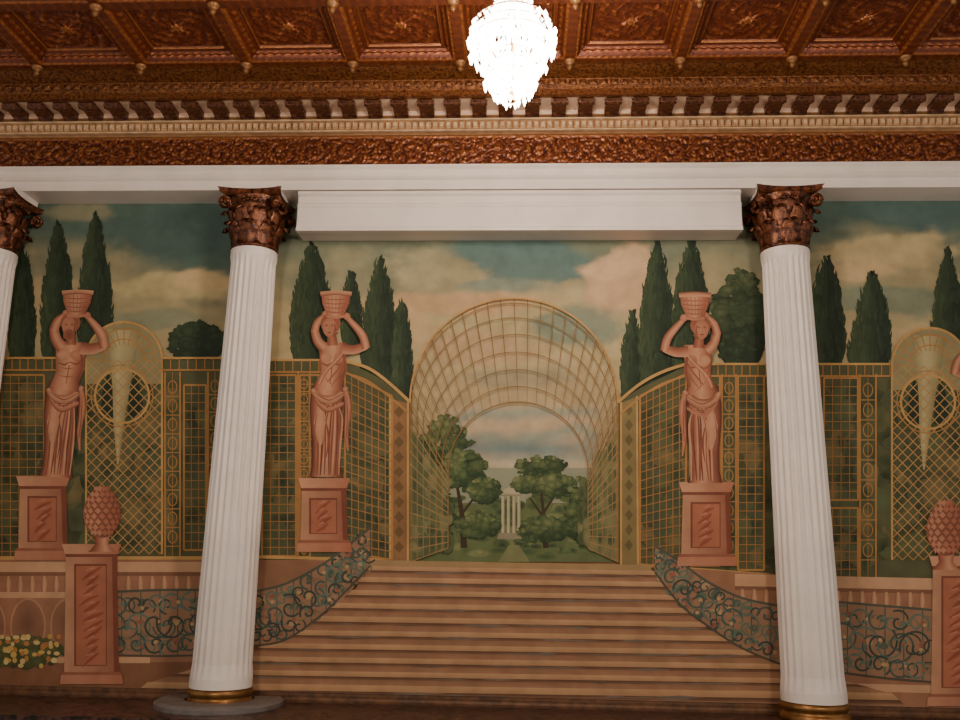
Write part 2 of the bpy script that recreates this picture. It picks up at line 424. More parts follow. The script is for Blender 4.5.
for z,r,n,h_ in tiers:
    parts=[]
    for i in range(n):
        a=2*math.pi*i/n+z*9; rj=r*U(0.85,1.12)
        parts.append(crystal(rj*math.cos(a),rj*math.sin(a),z+U(-.03,.03),0.018,h_))
        parts.append(crystal(r*math.cos(a),r*math.sin(a),z+h_*0.5,0.012,0.03))
        if r>0.08: parts.append(crystal(r*0.75*math.cos(a+.2),r*.75*math.sin(a+.2),z+0.02,0.019,h_))
    v,f=join(parts); o=mk('crystal_tier',v,f,mC,ch); o['label']='ring of glowing crystal drops'; o['kind']='stuff'
    path=[(r*math.cos(2*math.pi*i/32),r*math.sin(2*math.pi*i/32),z+h_*0.65) for i in range(33)]
    fr.append(tube(path,0.004,5))
fr.append(tube([(0,0,0.02),(0,0,1.0)],0.018,8))
v,f=lathe([(0.01,0.0),(0.03,0.01),(0.02,0.04),(0.012,0.06)],12); fr.append((v,f))
v,f=join(fr); mk('frame',v,f,M_BRASS,ch)['label']='thin brass rings and stem'
ztop=Z_CL-0.01-zbot
v,f=join([tube([(0.012*math.cos(i*1.57),0.012*math.sin(i*1.57),1.0+(ztop-1.0)*i/60) for i in range(61)],0.006,5)]); mk('chain',v,f,M_BRASS,ch)
v,f=lathe([(0.02,ztop-0.12),(0.07,ztop-0.09),(0.12,ztop-0.02),(0.13,ztop)],24); mk('ceiling_canopy',v,f,M_BRASS,ch,smooth=True)
av,af=tube([(0.02,0,0.30),(0.08,0,0.27),(0.15,0,0.28),(0.20,0,0.33),(0.20,0,0.37)],0.008,6)
bv,bf=lathe([(0.01,0.37),(0.022,0.385),(0.026,0.41),(0.018,0.44),(0.002,0.475)],10)
bv=[(x+0.20,y,z) for x,y,z in bv]
a0=b0=None
for i in range(8):
    if a0 is None: a0=mk('arm',av,af,M_BRASS,ch,smooth=True); b0=mk('bulb',bv,bf,mB,ch,smooth=True); a_,b_=a0,b0
    else:
        a_=a0.copy();b_=b0.copy();COL.objects.link(a_);COL.objects.link(b_)
    a_.rotation_euler=b_.rotation_euler=(0,0,i*math.pi/4)

# ------------------------------------------------------------------ MURAL
GR_=(0.71,0.71,0.62)
def grade(c):
    l=0.3*c[0]+0.6*c[1]+0.1*c[2]
    return tuple(max(0,(c[i]*0.90+l*0.10)*GR_[i]) for i in range(3))
TEAL=C(98,124,116);TEAL2=C(120,142,136);CREAM=C(208,188,144);PEACH=C(226,184,146);OLIVE=C(152,150,116)
def fbm(x,y,s,o=4):
    return noise.fractal(Vector((x/s,y/s*2.0,0.3)),0.9,2.0,o)
def g(px,py,cx,cy,rx,ry): return math.exp(-(((px-cx)/rx)**2+((py-cy)/ry)**2))
def skycol(px,py):
    if py>556:
        n=fbm(px,py,60)
        return mixc(C(170,114,86),C(196,138,104),0.5+0.5*n)
    n=fbm(px,py,130,4); n2=fbm(px+300,py+99,70,5); n3=fbm(px+40,py+700,28,4)
    nn_=n2*0.32+n3*0.16
    def patch(c,col,cx,cy,rx,ry,a=0.9,e=0.19): return mixc(c,col,a*ss(.5-e,.5+e,g(px,py,cx,cy,rx,ry)+nn_))
    if px<262:
        yy=py-(px-120)*0.22
        c=mixc(TEAL,mixc(OLIVE,CREAM,0.6),ss(230,310,yy+n*45))
        c=patch(c,C(86,114,112),175,232,85,32,.85); c=patch(c,C(218,198,146),175,288,80,20); c=patch(c,C(230,200,152),205,282,40,12,.8)
        c=patch(c,C(140,152,130),150,318,60,12,.7); c=patch(c,C(214,184,142),60,300,50,30,.7); c=patch(c,CREAM,75,212,50,9,.4)
        c=mixc(c,C(204,176,132),0.5*ss(320,360,py))
    elif px>770:
        c=mixc(TEAL,mixc(OLIVE,CREAM,0.65),ss(215,300,py+n*45))
        c=patch(c,C(90,120,120),925,212,80,24,.85); c=patch(c,C(220,198,150),880,252,90,20); c=patch(c,C(228,196,152),860,270,50,12,.8); c=patch(c,C(132,150,132),915,300,80,18,.8)
        c=patch(c,C(214,184,142),905,338,80,14,.7)
    else:
        c=mixc(mixc(TEAL2,OLIVE,0.5),CREAM,ss(235,320,py+n*45))
        c=patch(c,C(204,190,152),425,270,46,28,.9)
        c=patch(c,C(106,138,140),525,260,100,30,.95,.14)
        c=patch(c,C(128,154,150),505,285,70,10,.7)
        c=patch(c,PEACH,622,280,40,38,.95,.13); c=patch(c,C(236,198,160),612,264,26,14,.8)
        c=patch(c,C(220,180,138),455,303,100,14,.95); c=patch(c,C(226,190,146),400,330,40,30,.6)
        c=patch(c,C(138,154,140),570,326,64,20,.85); c=patch(c,C(210,174,138),480,348,70,18,.8); c=patch(c,C(150,156,138),520,378,60,10,.6)
        c=mixc(c,C(204,174,140),0.5*ss(350,400,py))
        q=ss(400,414,py)*ss(440,450,px)*ss(604,590,px)
        c2=mixc(C(168,176,164),C(222,192,160),0.5+0.5*math.sin(py*0.30+n2*3+px*0.01))
        c=mixc(c,c2,q*0.9); c=mixc(c,C(134,158,162),q*g(px,py,520,449,90,8)); c=mixc(c,C(226,208,180),q*g(px,py,520,464,90,5))
    k=0.10*n2
    return tuple(max(0,a*(1+k)) for a in c)
Wd=X1-X0; nx=620; nz=240; V=[];Fc=[];Cc=[]
for j in range(nz+1):
    for i in range(nx+1):
        x=X0+Wd*i/nx; z=Z_MB+(Z_MT-Z_MB)*j/nz
        px,py=PR((x,-0.004,z)); V.append((x,-0.004,z)); Cc.append(grade(skycol(px,py)))
for j in range(nz):
    for i in range(nx):
        a=j*(nx+1)+i; Fc.append((a,a+1,a+nx+2,a+nx+1))
mural=mk('mural',V,Fc,M_PAINT,cols=Cc)
tag(mural,'large painted garden mural with trellis, caryatids, cypresses and stairs','mural')
STEP=1.2e-5
class Paint:
    nb=0.005; peak=0.005
    def __init__(s): s.v=[];s.f=[];s.c=[];s.n=0;s.mx=0;s.base=Paint.nb
    def off(s,lv=None):
        if lv is None: s.n+=1; lv=s.n
        s.mx=max(s.mx,lv); return s.base+lv*STEP
    def p(s,px,py,off,col):
        w_=W(px,py,-off)
        z=max(Z_MB+0.001,min(Z_MT-0.001,w_.z))
        s.v.append((w_.x,-off,z)); s.c.append(grade(col)); return len(s.v)-1
    def poly(s,pts,col,lv=None,cf=None):
        o=s.off(lv); k=len(s.v)
        for i,(x,y) in enumerate(pts): s.p(x,y,o,cf(x,y) if cf else col)
        for t in tessellate_polygon([[Vector((x,y,0)) for x,y in pts]]): s.f.append((k+t[0],k+t[1],k+t[2]))
    def line(s,a,b,w,col,lv=None,w2=None):
        o=s.off(lv); dx=b[0]-a[0];dy=b[1]-a[1];L=math.hypot(dx,dy) or 1
        nx_,ny_=-dy/L*0.5,dx/L*0.5; w2=w if w2 is None else w2
        i=[s.p(a[0]+nx_*w,a[1]+ny_*w,o,col),s.p(b[0]+nx_*w2,b[1]+ny_*w2,o,col),s.p(b[0]-nx_*w2,b[1]-ny_*w2,o,col),s.p(a[0]-nx_*w,a[1]-ny_*w,o,col)]
        s.f.append(tuple(i))
    def stroke(s,pts,w,cols,lv=None,sm=5):
        o=s.off(lv)
        if not isinstance(w,(list,tuple)): w=[w]*len(pts)
        if isinstance(cols[0],float): cols=(cols,cols,cols)
        P=[];Wt=[]; n=len(pts)
        for i in range(n-1):
            p0=pts[max(i-1,0)];p1=pts[i];p2=pts[i+1];p3=pts[min(i+2,n-1)]
            for k in range(sm):
                t=k/sm
                P.append(tuple(0.5*((2*p1[d])+(-p0[d]+p2[d])*t+(2*p0[d]-5*p1[d]+4*p2[d]-p3[d])*t*t+(-p0[d]+3*p1[d]-3*p2[d]+p3[d])*t**3) for d in (0,1)))
                Wt.append(w[i]*(1-t)+w[i+1]*t)
        P.append(pts[-1]);Wt.append(w[-1]); m=len(cols); rows=[]
        for i,pt in enumerate(P):
            a=P[max(i-1,0)];b=P[min(i+1,len(P)-1)];dx=b[0]-a[0];dy=b[1]-a[1];L=math.hypot(dx,dy) or 1
            nx_,ny_=dy/L,-dx/L
            rows.append([s.p(pt[0]+nx_*Wt[i]*(k/(m-1)-0.5),pt[1]+ny_*Wt[i]*(k/(m-1)-0.5),o,cols[k]) for k in range(m)])
        for i in range(len(rows)-1):
            for k in range(m-1): s.f.append((rows[i][k],rows[i][k+1],rows[i+1][k+1],rows[i+1][k]))
    def ell(s,cx,cy,rx,ry,col,lv=None,n=18,edge=None,jit=0,hl=(0,0)):
        o=s.off(lv); c0=s.p(cx+hl[0]*rx,cy+hl[1]*ry,o,col); e=edge or col
        ids=[]
        for i in range(n):
            a=2*math.pi*i/n; q=1+U(-jit,jit); ids.append(s.p(cx+rx*q*math.cos(a),cy+ry*q*math.sin(a),o,e))
        for i in range(n): s.f.append((c0,ids[i],ids[(i+1)%n]))
    def ring(s,cx,cy,rx,ry,w,col,a0=0,a1=360,lv=None,n=40):
        o=s.off(lv); pr=None
        for i in range(n+1):
            a=math.radians(a0+(a1-a0)*i/n); c_,s_=math.cos(a),-math.sin(a)
            q=(s.p(cx+(rx+w/2)*c_,cy+(ry+w/2)*s_,o,col),s.p(cx+(rx-w/2)*c_,cy+(ry-w/2)*s_,o,col))
            if pr: s.f.append((pr[0],q[0],q[1],pr[1]))
            pr=q
    def done(s,name,label=None,kind=None):
        Paint.nb=s.base+(s.mx+4)*STEP; Paint.peak=max(Paint.peak,Paint.nb)
        o=mk(name,s.v,s.f,M_PAINT,mural,cols=s.c)
        if label:o['label']=label
        if kind:o['kind']=kind
        return o
def groups(*fns):
    st=Paint.nb; pk=st
    for fn in fns:
        Paint.nb=st; fn(); pk=max(pk,Paint.nb)
    Paint.nb=pk
def bil(q,u,v):
    (a,b,c,d)=q
    return tuple((a[i]*(1-u)+b[i]*u)*(1-v)+(d[i]*(1-u)+c[i]*u)*v for i in (0,1))
def grid(P,q,nu,nv,w,col,lv0=5,frame=None,fcol=None):
    for i in range(nu+1): P.line(bil(q,i/nu,0),bil(q,i/nu,1),w,col,lv0)
    for j in range(nv+1): P.line(bil(q,0,j/nv),bil(q,1,j/nv),w,col,lv0+1)
    if frame:
        for a,b,l in ((0,1,2),(1,2,3),(2,3,4),(3,0,5)): P.line(q[a],q[b],frame,fcol or col,lv0+l)
def diag(P,q,n,asp,w,col,lv0=5):
    k=1.0/n
    i=1
    while i*k<1+asp:
        c=i*k; u0=max(0,c-1);u1=min(asp,c)
        P.line(bil(q,u0/asp,c-u0),bil(q,u1/asp,c-u1),w,col,lv0)
        P.line(bil(q,u0/asp,1-(c-u0)),bil(q,u1/asp,1-(c-u1)),w,col,lv0+1)
        i+=1
def jitc(c,a=0.15):
    k=1+U(-a,a); return tuple(max(0,x*k) for x in c)
DG=[C(46,62,50),C(58,76,58),C(76,94,68),C(108,120,84)]
def cypress(cx,yt,yb_,w,lean=0):
    P=Paint(); n=14
    def wid(t): return w*0.5*(math.sin(min(1,t*1.25)**0.8*math.pi*0.5))*(1-0.12*ss(0.8,1,t))
    P.stroke([(cx+lean*i/n,yt+(yb_-yt)*i/n) for i in range(n+1)],[max(0.5,1.84*wid(i/n)+U(-1.5,1.5)) for i in range(n+1)],(DG[1],DG[2],DG[1],DG[0],DG[0]),lv=0,sm=2)
    N_=int(w*(yb_-yt)/28); lv=1
    for i in range(int((yb_-yt)/1.6)):
        t=R_()**0.8; s_=random.choice((-1,1)); x=cx+wid(t)*s_*U(.86,1.02)+lean*t; y=yt+(yb_-yt)*t; l=U(4,10)
        P.stroke([(x-s_*1.5,min(yb_,y+2)),(x,y-l*.5),(x+s_*U(-1,1.5),y-l)],[2.4,1.6,0.2],mixc(DG[1],DG[2],.6) if s_<0 else DG[1],lv=lv,sm=2); lv+=1
    for i in range(N_):
        t=R_()**0.8; s_=U(-1,1); x=cx+wid(t)*s_*0.9+lean*t; y=yt+(yb_-yt)*t
        k=(0.5-s_*0.5)*2.2+U(-.6,.6); k=max(0,min(2.99,k)); col=jitc(mixc(DG[int(k)],DG[min(3,int(k)+1)],k-int(k)),0.08); l=U(6,16)
        e=mixc(DG[1],col,.4)
        P.stroke([(x,min(y,yb_)),(x+s_*1.0,y-l*0.5),(x-s_*2,y-l if y-l>yt-4 else yt)],[U(1,3),U(1.6,3.6),0.3],(e,col,e),lv=lv,sm=2); lv+=1
    return P.done('painted_cypress','tall dark green painted cypress')
def foliage(P,cx,cy,rx,ry,n,pal,size=4,lv0=0):
    L=[]
    for i in range(n):
        a=U(0,2*math.pi);r=R_()**0.55; x=cx+rx*r*math.cos(a);y=cy+ry*r*math.sin(a)
        b=(-(y-cy)/ry*0.6-(x-cx)/rx*0.4)+U(-.6,.6); L.append((b+U(-.5,.5),b,x,y,r))
    L.sort()
    for i,(s_,b,x,y,r) in enumerate(L):
        k=max(0,min(len(pal)-1.001,(b+1)/2*(len(pal)-1)))
        c=jitc(mixc(pal[int(k)],pal[int(k)+1],k-int(k)),.08); q=0.8 if r>0.8 else 1.5
        P.ell(x,y,size*q*U(.6,1.3),size*q*U(.5,1.0),c,lv=lv0+i,n=9,jit=.3,edge=mixc(c,pal[max(0,int(k)-1)],0.5 if r>0.8 else 0.8))
    return lv0+n
groups(lambda:[cypress(*a) for a in [(22,245,362,28),(58,226,360,36),(95,217,352,36)]],
 lambda:[cypress(*a) for a in [(312,246,362,46),(351,272,345,22),(380,260,392,40),(402,300,400,22)]],
 lambda:[cypress(*a) for a in [(632,312,402,24),(657,240,388,38),(691,240,372,40)]],
 lambda:[cypress(*a) for a in [(826,258,364,40),(856,330,364,18),(872,276,364,40),(948,250,420,40)]])
def t1():
    P=Paint(); foliage(P,198,342,30,20,190,DG[:3],4.2); P.done('painted_tree','round painted garden tree')
def t2():
    P=Paint(); P.ell(741,335,25,38,DG[1],lv=0,edge=DG[0]); foliage(P,740,318,28,48,330,DG,4.5,1); P.done('painted_tree','broad dark painted tree')
groups(t1,t2)
GR=[C(52,74,54),C(74,98,64),C(104,124,78),C(150,156,104)]
P=Paint()
P.poly([(428,468),(604,468),(604,505),(428,505)],C(166,170,148),lv=0)
P.poly([(420,503),(614,503),(614,562),(420,562)],C(112,126,84),lv=1)
for i in range(140): 
    x=U(440,600);y=496+60*(i/140)+U(-2,2); c=jitc(random.choice(GR),.1); P.ell(x,y,U(4,12),U(2,6),c,lv=2+i,n=9,edge=mixc(c,C(112,128,86),.7))
P.poly([(509,545),(519,545),(530,562),(498,562)],C(138,142,98),lv=150)
P.done('painted_lawn','painted lawn and distant hedges')
P=Paint()
WT=C(208,194,164);WS=C(162,152,128)
for x in (503,508.5,514,519): P.stroke([(x,496),(x,533)],3.0,(WT,WT,WS),sm=1)
P.stroke([(500,493),(522,493)],5,(WS,WT,WT),sm=1); P.poly([(502,491),(511,486),(520,491)],WT); P.poly([(499,533),(523,533),(525,539),(497,539)],WS)
P.done('painted_temple','small pale painted garden temple')
TK=C(78,64,50)
def t3():
    P=Paint()
    P.stroke([(464,548),(462,515),(456,480)],[7,5,2],TK);P.stroke([(461,515),(480,490)],[3,1.5],TK)
    l=6
    for c in [(444,450,30,36),(464,470,24,20),(434,510,22,38),(484,490,16,12),(478,526,22,12)]: l=foliage(P,*c,140,GR,3.6,l)
    P.done('painted_tree','green painted tree seen through arch')
def t4():
    P=Paint(); P.stroke([(546,548),(544,520),(541,490)],[6,4,2],TK);P.stroke([(544,518),(530,498)],[3,1.5],TK);P.stroke([(544,512),(557,492)],[3,1.5],TK)
    l=6
    for c in [(541,466,26,10),(530,484,18,8),(557,486,20,12),(545,530,28,13),(580,512,14,36)]: l=foliage(P,*c,95,GR,3.4,l)
    P.done('painted_tree','spreading green painted tree beside temple')
groups(t3,t4)
HB=C(100,102,72)
def hedge(pts,boxes,label):
    P=Paint(); P.poly(pts,HB,lv=0); l=1
    pal=[C(50,66,48),C(66,84,58),C(112,110,76),C(142,124,84),C(80,98,76),C(56,72,54),C(98,114,80)]
    for (x0,y0,x1,y1,n) in boxes:
        for i in range(n):
            x=U(x0,x1);y=U(y0,y1); c=random.choice(pal); P.ell(x,y,U(5,15),U(6,18),c,lv=l,n=12,jit=.25,edge=mixc(c,HB,0.7)); l+=1
    P.done('painted_hedge',label)
groups(lambda:hedge([(-110,360),(225,360),(345,361),(380,378),(410,402),(410,562),(-110,562)],[(-100,388,330,544,560),(335,405,392,545,110)],'soft green painted hedge behind trellis'),
 lambda:hedge([(618,402),(640,388),(690,364),(1100,364),(1100,588),(840,582),(655,572),(618,566)],[(638,415,690,545,110),(700,390,1080,560,540)],'soft green painted hedge behind trellis'))
TG=C(196,140,78);TB=C(180,130,74);TL=C(218,168,98)
def post(P,x0,x1,y0,y1,lv=20):
    P.line((x0,y0),(x0,y1),1.8,TG,lv);P.line((x1,y0),(x1,y1),1.8,TG,lv); P.line(((x0+x1)/2,y0),((x0+x1)/2,y1),0.8,TB,lv)
    w_=x1-x0; y=y0+w_
    while y<y1-w_*0.5:
        P.ring((x0+x1)/2,y,w_*0.30,w_*0.42,1.0,TG,lv=lv+1,n=10); P.line((x0,y+w_*0.62),(x1,y+w_*0.62),1.0,TG,lv+2); y+=w_*1.25
def rail(P,a,b,h=12,lv=30):
    P.line(a,b,2.2,TL,lv);P.line((a[0],a[1]+h),(b[0],b[1]+h),1.8,TG,lv)
    L=abs(b[0]-a[0]);n=int(L/8)
    for i in range(n+1):
        t=i/n; x=a[0]+(b[0]-a[0])*t;y=a[1]+(b[1]-a[1])*t; P.line((x,y),(x,y+h),1.1,TG,lv+1)
def panel(P,x0,x1,y0,y1,st=8.6,lv=5):
    q=((x0,y0),(x1,y0),(x1,y1),(x0,y1)); grid(P,q,max(1,round((x1-x0)/st)),max(1,round((y1-y0)/st)),0.95,TB,lv,2.0,TG)
def bayarch(P,cx,y):
    r=38
    P.poly([(cx+r*math.cos(math.pi*i/20),y-14-r*math.sin(math.pi*i/20)) for i in range(21)]+[(cx-r,y+10),(cx+r,y+10)],C(160,154,116),lv=1)
    P.ell(cx-2,y+22,27,27,C(92,106,72),lv=3,edge=C(76,92,64))
    for q_,dx in enumerate((-15,12)): P.poly([(cx+dx-8,y+44),(cx+dx-7,y+20),(cx+dx-1,y-2),(cx+dx+6,y+20),(cx+dx+8,y+44)],DG[0],lv=4)
    P.stroke([(cx,y-44),(cx-1,y-20),(cx-3,y+15),(cx-5,y+50),(cx-6,y+90)],[34,26,17,11,1],(C(170,162,118),C(204,190,144),C(190,176,130),C(150,144,106)),lv=5)
    P.ring(cx-2,y+22,27,27,2.2,TL,lv=14);P.ring(cx-2,y+22,31,31,1.1,TG,lv=14)
    P.ring(cx,y-14,r,r,2.2,TL,0,180,lv=14);P.ring(cx,y-14,r*0.82,r*0.82,1.3,TG,0,180,lv=15);P.ring(cx,y-14,r*0.55,r*0.55,1.2,TG,0,180,lv=15)
    for k in range(13):
        a=math.radians(k*15); P.line((cx+r*.4*math.cos(a),y-14-r*.4*math.sin(a)),(cx+r*math.cos(a),y-14-r*math.sin(a)),1.1,TG,16)
    for sx in (-1,1): P.line((cx+sx*r,y-16),(cx+sx*r,y+180),2.0,TL,17)
    q=((cx-r,y-14),(cx+r,y-14),(cx+r,y+180),(cx-r,y+180)); diag(P,q,18,0.4,1.05,C(200,154,96),8)
def g1():
    P=Paint()
    panel(P,-100,-60,375,560);post(P,-56,-40,360,560);panel(P,-40,44,375,560)
    bayarch(P,124,374)
    post(P,165,180,372,560);panel(P,184,206,385,550);post(P,208,222,372,560)
    rail(P,(-100,358),(84,358));rail(P,(162,358),(222,358));P.line((-100,558),(225,558),3.5,TL,33)
    P.done('painted_trellis','gold painted garden trellis with arched niche')
def g2():
    P=Paint()
    panel(P,262,296,375,556);post(P,298,310,372,556);panel(P,300,345,375,540,9,lv=11)
    q=((345,372),(392,396),(392,560),(345,552)); grid(P,q,7,20,1.0,TB,40,2.0,TG)
    P.stroke([(345,361),(368,368),(388,382),(410,402)],[3,3,3,3],TL,lv=50);P.stroke([(345,373),(366,380),(386,394),(408,412)],[2,2,2,2],TG,lv=51)
    P.poly([(391,399),(407,403),(407,562),(389,562)],C(160,118,78),lv=25)
    for i in range(10):
        y=412+i*15; P.poly([(399,y-6),(404,y),(399,y+6),(394,y)],C(128,98,64),lv=26)
    P.line((390,398),(390,562),2,TL,27);P.line((408,402),(408,562),2,TL,27)
    rail(P,(258,360),(345,360));P.line((258,557),(392,560),3,TL,33)
    P.done('painted_trellis','gold painted trellis wing curving to arch')
def g3():
    P=Paint()
    q=((640,396),(686,374),(686,562),(640,566)); grid(P,q,7,20,1.0,TB,40,2.0,TG)
    P.poly([(621,403),(636,397),(638,566),(622,566)],C(150,130,84),lv=25)
    for i in range(10):
        y=410+i*15; P.poly([(629,y-6),(633,y),(629,y+6),(625,y)],C(120,106,66),lv=26)
    P.line((621,402),(621,566),2,TL,27);P.line((637,396),(638,566),2,TL,27)
    P.stroke([(618,402),(640,384),(662,372),(686,364)],3,TL,lv=50);P.stroke([(620,414),(642,396),(664,383),(686,376)],2,TG,lv=51)
    panel(P,690,720,376,566,9);post(P,722,736,374,566);panel(P,738,764,376,570,lv=11)
    rail(P,(686,364),(766,364));P.line((640,565),(770,575),3,TL,33)
    P.done('painted_trellis','gold painted trellis wing curving to arch')
def g4():
    P=Paint()
    panel(P,806,820,378,578);panel(P,824,858,378,500);panel(P,824,858,508,578);post(P,860,876,374,578)
    bayarch(P,930,380)
    panel(P,975,1060,376,580)
    rail(P,(806,364),(890,364));rail(P,(970,366),(1080,368));P.line((806,580),(1080,590),3.5,TL,33)
    P.done('painted_trellis','gold painted garden trellis with arched niche')
groups(g1,g2,g3,g4)
P=Paint(); AG=C(160,126,80)
oc=(514,402);OR=104;ic=(518,472);IR=70
def vp(t,a):
    cx=oc[0]+(ic[0]-oc[0])*t;cy=oc[1]+(ic[1]-oc[1])*t;r=OR+(IR-OR)*t
    return (cx+r*math.cos(a),cy-r*math.sin(a))
l=1
for sd in (-1,1):
    xo=514+sd*104; xi=518+sd*(IR+2)
    P.poly([(xo,425),(xi,480),(xi,548),(xo,562)],C(104,114,78),lv=0,cf=lambda x,y: C(140,138,96) if x>600 else C(98,112,78))
for i in range(100):
    sd=-1 if i%2 else 1; t=R_(); x=514+sd*(104-34*t)-sd*4; y=U(446+34*t,548-5*t); c=random.choice([C(66,86,60),C(110,120,78),C(148,146,102)])
    P.ell(x,y,U(3,7),U(5,12),c,lv=l,edge=mixc(c,C(112,120,84),.7),n=10); l+=1
L0=l
for i in range(25):
    a=math.pi*i/24; P.line(vp(0,a),vp(1,a),1.0,AG,L0,0.5)
for k,t in enumerate([0,0.05,0.19,0.35,0.52,0.69,0.85,1.0]):
    cx=oc[0]+(ic[0]-oc[0])*t;cy=oc[1]+(ic[1]-oc[1])*t;r=OR+(IR-OR)*t
    P.ring(cx,cy,r,r,1.8 if t==0 else (1.2 if t==1 else 0.85),TL if t==0 else AG,0,180,lv=L0+1+k,n=48)
    yb2=562-14*t
    P.line((cx-r,cy),(cx-r,yb2),1.1,AG,L0+1);P.line((cx+r,cy),(cx+r,yb2),1.1,AG,L0+1)
for sd in (-1,1):
    for j in range(14):
        t=j/13; P.line((514+sd*104,402+160*t),(518+sd*70,472+76*t),0.95,C(178,142,92),L0+12)
P.done('painted_arch_trellis','vaulted gold trellis arch framing garden view')

PK=C(204,148,118);PKL=C(222,172,136);PKD=C(150,102,80)
TW=C(178,126,98)
def w1():
    P=Paint()
    P.poly([(-110,560),(392,560),(372,566),(340,604),(250,650),(150,690),(-110,690)],TW,lv=0)
    P.poly([(-110,562),(228,562),(228,572),(-110,572)],PKL,lv=2);P.poly([(-110,572),(228,572),(228,576),(-110,576)],PKD,lv=3)
    for i in range(27):
        x=-100+i*12
        if x<225: P.stroke([(x,576),(x,584),(x,592)],[3,6,4],(PKD,PKL,PK),lv=5,sm=3)
    P.poly([(-110,592),(66,592),(66,598),(-110,598)],PKL,lv=7)
    for i in range(4):
        x=-70+i*40; P.ell(x+18,626,16,26,C(140,96,76),lv=8,edge=C(168,118,94)); P.ring(x+18,626,17,27,1.6,PK,lv=9)
    P.poly([(-110,662),(200,662),(160,700),(-110,700)],C(150,102,76),lv=11);P.poly([(-110,657),(150,657),(150,663),(-110,663)],PKL,lv=12)
    P.poly([(258,560),(372,562),(352,582),(300,600),(258,606)],C(164,118,92),lv=13)
    P.done('painted_balustrade','pink stone painted balustrade and terrace wall')
def w2():
    P=Paint()
    P.poly([(652,566),(770,574),(1100,590),(1100,720),(880,712),(775,668),(700,625)],TW,lv=0)
    P.poly([(735,574),(1100,582),(1100,593),(735,586)],PKL,lv=2);P.poly([(735,586),(1100,593),(1100,597),(735,590)],PKD,lv=3)
    for i in range(27):
        x=742+i*12; y=589+(x-742)*0.02
        P.stroke([(x,y),(x,y+8),(x,y+15)],[3,6,4],(PKD,PKL,PK),lv=5,sm=3)
    P.poly([(800,682),(1100,690),(1100,697),(800,690)],PKL,lv=9)
    P.done('painted_balustrade','pink stone painted balustrade and terrace wall')
groups(w1,w2)
P=Paint()
Lf=[(370,566),(364,577),(354,590),(340,603),(322,616),(298,630),(270,643),(240,656),(195,669),(150,682)]
Rt=[(652,571),(661,582),(672,595),(686,608),(703,622),(724,636),(750,650),(782,664),(835,679),(890,693)]
P.poly([(372,560),(650,565),(652,571),(370,566)],C(184,150,106),lv=0)
ST=C(214,168,126);ST2=C(198,150,112);SR=C(164,118,90);SR2=C(180,132,102);SD=C(106,74,60)
lvl=1
def lp(A,B,t): return (A[0]+(B[0]-A[0])*t,A[1]+(B[1]-A[1])*t)
for i in range(10):
    a=Lf[i];b=Rt[i]
    if i<9: c=Lf[i+1];d=Rt[i+1]
    else: c=(130,698);d=(910,712)
    hg=(c[1]-a[1]); nseg=30
    def band(f0,f1,c0,c1,lv,ex=0,jt=0.0):
        L0=(a[0]+(c[0]-a[0])*f0-ex,a[1]+(c[1]-a[1])*f0);L1=(a[0]+(c[0]-a[0])*f1-ex,a[1]+(c[1]-a[1])*f1)
        R0=(b[0]+(d[0]-b[0])*f0+ex,b[1]+(d[1]-b[1])*f0);R1=(b[0]+(d[0]-b[0])*f1+ex,b[1]+(d[1]-b[1])*f1)
        o_=P.off(lv); pr=None
        for k in range(nseg+1):
            t=k/nseg; e=jitc(c0,jt); e2=jitc(c1,jt)
            q=(P.p(*lp(L0,R0,t),o_,e),P.p(*lp(L1,R1,t),o_,e2))
            if pr: P.f.append((pr[0],q[0],q[1],pr[1]))
            pr=q
    band(0.5,1.0,SR,SR2,lvl,0,.10); band(0,0.38,ST,ST2,lvl+1,2,.07); band(0.38,0.60,SD,mixc(SD,SR,0.7),lvl+2,2,.15); lvl+=3
    for k in range(10):
        t=R_()*0.92;x=a[0]+(b[0]-a[0])*t;y=a[1]+(b[1]-a[1])*t+hg*U(.45,.60); l=U(18,60); x2=min(b[0],x+l); wq=U(1.4,3.4)
        cm=random.choice([C(128,120,114),C(108,88,78),C(122,108,100),C(116,114,112)])
        P.stroke([(x,y),((x+x2)/2,y+(x2-x)*.006),(x2,y+(x2-x)*0.012)],[0.4,wq,0.4],(mixc(cm,SR,.6),cm,mixc(cm,SR,.6)),lv=lvl,sm=4); lvl+=1
P.done('painted_staircase','wide painted stone staircase with pinkish steps')

